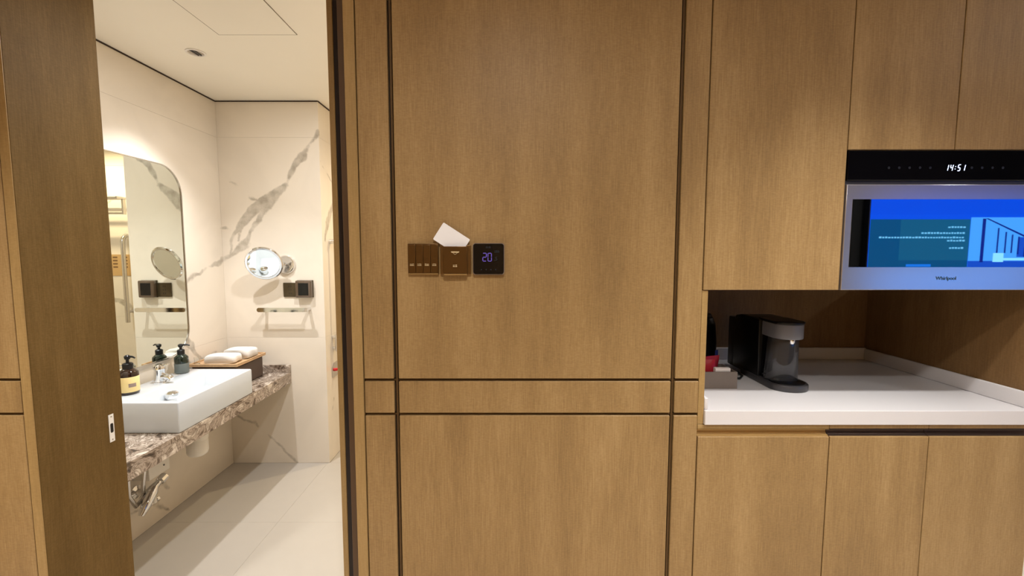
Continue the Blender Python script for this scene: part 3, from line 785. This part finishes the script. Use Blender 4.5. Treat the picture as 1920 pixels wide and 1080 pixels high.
gt = thing('glass_tumbler', 'small clear glass at the wall end of the wooden tray', 'glass', (-1.690, 2.385, .7265))
bm = bm_new(); lathe(bm, [(.010, .7267), (.013, .728), (.015, .765), (.0138, .765), (.0118, .730), (.0, .7295)], cx=-1.690, cy=2.385, n=20, caps=True); mk('cup', bm, plain('clear_glass', (.97, .98, .97, 1), .0, trans=1.0), gt, smooth=50)

# ---- wall mirror with rounded corners
mi = thing('wall_mirror', 'tall wall mirror with rounded corners and thin metal frame above the basin', 'mirror', (-1.72, 1.94, .80))
mw_, mh_ = .85, .975
my, mz = 2.367 - mw_ / 2, .80 + mh_ / 2
out = rrect(mw_, mh_, .14, 14); inn = rrect(mw_ - .010, mh_ - .010, .135, 14)
bm = bm_new(); prism(bm, [(XL + .0005, my + a, mz + b) for a, b in inn], (.021, 0, 0)); mk('glass', bm, M_MIRROR, mi)
bm = bm_new(); n = len(out)
rings = [[bm.verts.new((x, my + a, mz + b)) for a, b in pts_] for x, pts_ in ((XL + .0005, out), (XL + .0255, out), (XL + .0255, inn), (XL + .0005, inn))]
for a, b in zip(rings, rings[1:] + rings[:1]):
    for i in range(n): bm.faces.new((a[i], a[(i + 1) % n], b[(i + 1) % n], b[i]))
mk('frame', bm, M_STEEL, mi, smooth=40)

# ---- magnifying mirror on its wall bracket
mm = thing('magnifying_mirror', 'round swivel magnifying mirror with chrome rim on the end wall', 'mirror', (-1.36, EY, 1.255))
bm = bm_new(); lathe(bm, [(.058, 0), (.058, -.010), (.050, -.020), (.0, -.020)], axis='Y', base=(-1.345, EY - .0005, 1.262), n=32); mk('wall_plate', bm, M_CHROME, mm, smooth=40)
bm = bm_new(); tube(bm, [(-1.345, EY - .018, 1.262), (-1.352, EY - .06, 1.262), (-1.385, EY - .085, 1.266), (-1.412, EY - .090, 1.270)], .008); mk('arm', bm, M_CHROME, mm, smooth=50)
nrm = Vector((.20, -.91, -.35)).normalized()
qt = Vector((0, 0, 1)).rotation_difference(nrm).to_matrix().to_4x4()
mp_ = Matrix.Translation((-1.425, EY - .105, 1.271)) @ qt
bm = bm_new(); lathe(bm, [(.086, .0035), (.088, .007), (.098, .008), (.104, .002), (.101, -.010), (.085, -.016), (.0, -.018)], n=48, base=(0, 0, 1e-9), caps=False)
bmesh.ops.transform(bm, matrix=mp_, verts=bm.verts); mk('rim', bm, M_CHROME, mm, smooth=50)
bm = bm_new(); lathe(bm, [(.0, .0034), (.04, .0035), (.0862, .0037)], n=48, base=(0, 0, 1e-9), caps=False)
bmesh.ops.transform(bm, matrix=mp_, verts=bm.verts); mk('glass', bm, M_MAGMIR, mm, smooth=50)

# ---- sockets
so = thing('wall_socket', 'flat dark bronze socket plate on the end wall below the round mirror', 'socket', (-1.324, EY, 1.061), 'bronze socket plates')
pl = bxo('plate', M_SOCKET, so, -1.366, -1.2825, EY - .008, EY - .0005, 1.063, 1.150, .002, 2)
for z in (1.085, 1.107, 1.128):
    for dx in (-.006, .006): bxo('hole', M_BLACK, pl, -1.324 + dx - .0015, -1.324 + dx + .0015, EY - .0083, EY - .0079, z - .005, z + .005)
s2 = thing('shaver_socket', 'dark bronze socket with a raised smoked cover beside the flat plate', 'socket', (-1.231, EY, 1.058), 'bronze socket plates')
bxo('plate', M_SOCKET, s2, -1.2815, -1.182, EY - .008, EY - .0005, 1.060, 1.166, .002, 2)
cv = bxo('cover', plain('smoked_cover', srgb(92, 76, 62), .12, coat=.6), s2, -1.2805, -1.183, EY - .036, EY - .0085, 1.061, 1.165, .007, 3)
bxo('window', M_BLACKGLOSS, cv, -1.262, -1.200, EY - .0366, EY - .0361, 1.075, 1.150)
# ---- towel bar on the end wall
tb = thing('towel_bar', 'short flat chrome bar on the end wall below the sockets', 'towel bar', (-1.345, EY, .98))
bm = bm_new(); prism(bm, [(-1.3435 + a, EY - .078, .991 + b) for a, b in rrect(.305, .026, .0125, 6)], (0, .010, 0)); mk('bar', bm, M_CHROME, tb, smooth=35)
for x in (-1.475, -1.212):
    bxo('bracket', M_CHROME, tb, x - .009, x + .009, EY - .0675, EY - .0005, .983, .999, .002, 2)

# ---- under the shelf: trap cover, white box, angle valve
tc = thing('drain_trap', 'white plastic drain trap cup under the marble shelf', 'drain trap', (-1.50, 2.08, .35))
bm = bm_new(); lathe(bm, [(.0, .352), (.032, .354), (.042, .362), (.046, .374), (.046, .428), (.042, .434), (.042, .4345)], cx=-1.50, cy=2.085, n=32); mk('cup', bm, M_PLASTIC, tc, smooth=40)
bm = bm_new(); lathe(bm, [(.048, .435), (.048, .462), (.036, .468), (.022, .472), (.022, .571)], cx=-1.50, cy=2.085, n=32); mk('collar', bm, M_PLASTIC, tc, smooth=40)
bm = bm_new(); tube(bm, [(-1.54, 2.10, .448), (-1.58, 2.14, .448), (-1.64, 2.17, .448), (XL + .001, 2.175, .448)], .018); mk('waste_pipe', bm, M_PLASTIC, tc, smooth=50)
eb = thing('heater_box', 'white plastic box on the wall below the marble shelf', 'box', (-1.69, 2.03, .27))
bxo('case', M_PLASTIC, eb, XL + .0005, -1.650, 1.972, 2.098, .279, .520, .004, 2)
bm = bm_new(); lathe(bm, [(.004, 0), (.004, .002)], n=12, axis='X', base=(-1.6498, 2.060, .315)); mk('indicator', bm, M_DKGREY, eb)
kn = thing('fixing_stud', 'small dark knob under the marble shelf edge', 'knob', (-1.40, 1.86, .505))
bm = bm_new(); lathe(bm, [(.0, .503), (.010, .505), (.011, .512), (.006, .516), (.006, .5715)], cx=-1.41, cy=1.86, n=16); mk('stem', bm, M_BLACK, kn, smooth=40)
av = thing('angle_valve', 'chrome angle valve with hoses on the wall below the white box', 'valve', (-1.68, 2.0, .2))
vx, vy, vz = -1.668, 1.985, .220
bm = bm_new(); lathe(bm, [(.030, 0), (.030, .005), (.014, .012), (.014, .062)], axis='X', base=(XL + .0005, vy, vz), n=24); mk('wall_flange', bm, M_CHROME, av, smooth=40)
bm = bm_new(); tube(bm, [(vx, vy - .045, vz - .016), (vx, vy - .02, vz - .008), (vx, vy + .03, vz + .006), (vx, vy + .055, vz + .014)], [.014, .019, .019, .014], n=18); mk('body', bm, M_CHROME, av, smooth=40)
bm = bm_new(); tube(bm, [(vx, vy + .056, vz + .014), (vx, vy + .062, vz + .016), (vx, vy + .066, vz + .017), (vx, vy + .098, vz + .026), (vx, vy + .102, vz + .027)], [.012, .012, .021, .021, .017], n=10); mk('handle', bm, M_CHROME, av, smooth=30)
bm = bm_new(); tube(bm, [(vx + .010, vy + .008, vz - .018), (vx + .012, vy + .010, vz - .058)], .0125, n=14); mk('white_nut', bm, M_PLASTIC, av, smooth=40)
bm = bm_new(); tube(bm, [(vx + .008, vy - .045, vz - .062), (vx + .010, vy + .028, vz - .052)], .009, n=12); mk('outlet', bm, M_CHROME, av, smooth=40)
bm = bm_new(); lathe(bm, [(.014, 0), (.014, .012)], axis='Y', base=(vx + .010, vy + .024, vz - .052), n=6); mk('hex_nut', bm, M_CHROME, av)
bm = bm_new(); tube(bm, [(vx, vy - .03, vz + .012), (vx + .01, vy - .040, vz + .06), (vx + .012, vy - .026, vz + .14), (vx + .02, vy - .02, vz + .285)], .008, n=10); mk('hose', bm, M_STEEL, av, smooth=60)
bm = bm_new(); tube(bm, [(vx, vy - .045, vz - .016), (vx + .01, vy - .085, vz - .02), (vx + .015, vy - .125, vz + .05), (vx + .02, vy - .125, vz + .285)], .009, n=10); mk('hose', bm, M_STEEL, av, smooth=60)
bm = bm_new(); tube(bm, [(vx + .028, vy - .085, vz - .065), (vx + .030, vy - .06, vz - .035), (vx + .034, vy - .02, vz + .012), (vx + .036, vy - .005, vz + .03)], [.012, .020, .021, .013], n=16); mk('spray_head', bm, M_CHROME, av, smooth=40)

# ---- shower fittings on the side wall
sh = thing('shower_rail', 'chrome shower rail with mixer on the shower side wall', 'shower', (-1.09, 2.82, .70))
ry = 2.83
bm = bm_new(); tube(bm, [(-1.085, ry, .72), (-1.085, ry, 1.42)], .009); mk('rail', bm, M_CHROME, sh, smooth=50)
bm = bm_new(); lathe(bm, [(.016, 0), (.016, .028), (.020, .030), (.020, .048), (.0, .052)], axis='X', base=(SX + .0005, ry, 1.405), n=20); mk('rail_end', bm, M_CHROME, sh, smooth=40)
bm = bm_new(); lathe(bm, [(.020, .70), (.022, .705), (.022, .80), (.018, .81)], cx=-1.083, cy=ry, n=20); mk('mixer', bm, M_CHROME, sh, smooth=40)
for z in (.715, .79):
    bm = bm_new(); lathe(bm, [(.013, 0), (.013, .03), (.016, .032), (.016, .06), (.0, .062)], axis='X', base=(SX + .0005, ry, z), n=16); mk('mixer_knob', bm, M_CHROME, sh, smooth=40)
em = thing('emergency_pull', 'red handle on a metal bracket on the shower side wall', 'handle', (-1.10, 2.82, .57))
bm = bm_new(); prism(bm, [(SX + .0005, 2.80, .53), (SX + .0005, 2.90, .53), (SX + .0005, 2.90, .62), (SX + .0005, 2.83, .62), (SX + .0005, 2.80, .59)], (.006, 0, 0)); mk('bracket', bm, M_STEEL, em)
bm = bm_new(); tube(bm, [(SX + .007, 2.83, .575), (SX + .03, 2.83, .578), (SX + .05, 2.83, .582)], [.010, .009, .016], n=14); mk('red_handle', bm, M_REDPL, em, smooth=50)

# ---- on the back wall of the shower, seen in the mirror
gb = thing('grab_bar', 'long steel grab bar with a bent top on the shower back wall', 'grab bar', (-.40, SHY, .80))
gx, gy = -.395, SHY - .085
arc = [(gx, gy + .055 - .055 * math.cos(R(a)), 1.415 + .055 * math.sin(R(a))) for a in range(0, 91, 15)]
bm = bm_new(); tube(bm, [(gx, gy, .775), (gx, gy, 1.0), (gx, gy, 1.3)] + arc + [(gx, SHY - .009, 1.47)], .0155, n=16); mk('bar', bm, M_STEEL, gb, smooth=50)
bm = bm_new(); tube(bm, [(gx, gy, .86), (gx, SHY - .009, .86)], .012, n=14); mk('bracket', bm, M_STEEL, gb, smooth=50)
rk = thing('towel_rack', 'two tier steel towel rack high on the shower back wall', 'towel rack', (-.20, SHY, 1.62))
for dy in (.05, .10, .15):
    bm = bm_new(); tube(bm, [(-.43, SHY - .009 - dy, 1.755), (.12, SHY - .009 - dy, 1.755)], .007); mk('shelf_rod', bm, M_STEEL, rk, smooth=50)
bm = bm_new(); tube(bm, [(-.43, SHY - .10, 1.64), (.12, SHY - .10, 1.64)], .008); mk('towel_rod', bm, M_STEEL, rk, smooth=50)
for x in (-.437, .127):
    bxo('bracket', M_STEEL, rk, x - .007, x + .007, SHY - .165, SHY - .009, 1.748, 1.764, .001, 1)
    bxo('end_plate', M_STEEL, rk, x - .006, x + .006, SHY - .115, SHY - .085, 1.630, 1.7475, .001, 1)
no = thing('safety_notice', 'small tan notice plate with rows of print beside the grab bar', 'notice', (-.32, SHY, 1.14))
np_ = bxo('plate', M_NOTICE, no, -.455, -.225, SHY - .0115, SHY - .0085, 1.145, 1.318, .001, 1)
for cx_ in (-.43, -.345, -.265):
    for k in range(4):
        bxo('print_line', M_NOTICEINK, np_, cx_ - .016, cx_ + .022, SHY - .0118, SHY - .0114, 1.21 + k * .026, 1.223 + k * .026)

# ---- bathroom downlights
def bath_light(x, y, label, watts, col, cone):
    t = thing('downlight', label, 'downlight', (x, y, BZ), 'recessed ceiling downlights')
    r = .040
    bm = bm_new(); lathe(bm, [(r, 0), (r * 1.02, -.004), (r * .84, -.005), (r * .80, -.0005)], base=(x, y, BZ), caps=False); mk('trim_ring', bm, M_WHITE, t, smooth=40)
    bm = bm_new(); lathe(bm, [(r * .8, -.0012), (r * .8, -.0004)], base=(x, y, BZ)); mk('reflector', bm, M_STEEL, t)
    for dx in (-.006, .006): bxo('gimbal_bar', M_DKGREY, t, x + dx - .003, x + dx + .003, y - .028, y + .028, BZ - .0045, BZ - .0015)
    if cone: lamp('downlight_lamp', 'SPOT', (x, y, BZ - .03), watts, col, t, size=.018, spot=R(cone), blend=1.0)
    else: lamp('downlight_lamp', 'AREA', (x, y, BZ - .012), watts, col, t, size=.07)
bath_light(-1.397, 2.075, 'small round downlight in the bathroom ceiling above the basin', BATH_W1, BATH_COL, 98)
bath_light(-.66, 1.90, 'round downlight in the bathroom ceiling right of the hatch', BATH_W2, BATH_COL, 0)
bath_light(-.30, 3.25, 'warm downlight above the shower', SHOWER_W, SHOWER_COL, 165)

# ================================================================== television opposite the cabinets (seen as a reflection)
fpn = bxo('reflection_panel', M_DARKWALL, None, 2.0, 4.7, BK + .0005, BK + .03, .05, 2.35, .002, 1)  # added so the microwave window mirrors black beside the screen
tag(fpn, 'added matt black panel keeping reflections around the television dark', 'wall panel')
tv = thing('television', 'large flat television showing a blue menu screen opposite the cabinets', 'television', (3.48, BK + .06, .95))
TY = BK + .092
bxo('housing', M_BLACK, tv, 2.760, 4.20, BK + .031, TY - .002, .945, 1.768, .003, 2)
K = TV_GAIN
E_ = lambda n, c, k=1.0: emis(n, srgb(*c), K * k)
scr = bxo('screen', E_('tv_blue', (0, 84, 245), .75), tv, 2.768, 4.192, TY - .002, TY, .953, 1.760)
yy = TY + .0005
def tvq(name, mat, x0, x1, z0, z1, lvl=1): return bxo(name, mat, scr, x0, x1, yy + lvl * .0008, yy + lvl * .0008 + .0005, z0, z1)
tvq('header_band', E_('tv_header', (0, 80, 240), .75), 2.768, 4.192, 1.62, 1.742, 0)
tvq('menu_panel', E_('tv_teal', (0, 92, 150), .55), 2.770, 3.528, 1.222, 1.585, 1)
tvq('menu_panel', E_('tv_teal_light', (18, 104, 150), .6), 3.00, 3.528, 1.275, 1.585, 2)
tvq('footer_band', E_('tv_footer', (60, 150, 255), 1.0), 2.768, 4.192, .953, 1.215, 0)
tvq('button', E_('tv_button', (20, 120, 235), .8), 3.06, 3.25, 1.226, 1.245, 3)
em_txt = E_('tv_text', (110, 190, 235), .9)
def tvline(x0, x1, z, h=.014):
    bm = bm_new(); x = x0
    while x < x1 - .02:
        w_ = random.uniform(.014, .02)
        box(bm, x, x + w_, yy + .003, yy + .0034, z, z + h * random.uniform(.7, 1)); x += w_ + .006
    mk('caption_line', bm, em_txt, scr)
for x0, x1, z in ((3.36, 3.50, 1.52), (3.16, 3.50, 1.475), (2.84, 3.50, 1.442), (3.36, 3.50, 1.418), (3.38, 3.50, 1.362)): tvline(x0, x1, z)
tvq('picture', E_('tv_pic_sky', (70, 160, 250), .9), 3.532, 4.192, 1.222, 1.60, 1)
dk = E_('tv_pic_dark', (6, 30, 150), .6); md_ = E_('tv_pic_mid', (20, 84, 215), .7); lt = E_('tv_pic_light', (130, 205, 255), 1.1)
tvq('picture_floor', md_, 3.532, 4.192, 1.222, 1.27, 2)
tvq('picture_table', lt, 3.80, 4.10, 1.275, 1.292, 3)
tvq('picture_sofa', lt, 3.72, 3.80, 1.262, 1.33, 3)
tvq('picture_column', dk, 3.62, 3.645, 1.26, 1.59, 3)
for x, a, b in ((3.74, 1.33, 1.52), (3.80, 1.33, 1.49), (3.85, 1.33, 1.47), (3.90, 1.32, 1.455)): tvq('picture_mullion', dk, x, x + .012, a, b, 3)
tvq('picture_shade', md_, 3.90, 4.192, 1.30, 1.45, 2)
tvq('picture_chairs', dk, 3.95, 4.15, 1.30, 1.37, 4)
bm = bm_new(); prism(bm, [(3.64, yy + .0035, 1.592), (3.66, yy + .0035, 1.592), (3.98, yy + .0035, 1.45), (3.98, yy + .0035, 1.435)], (0, .0004, 0)); mk('picture_beam', bm, dk, scr)
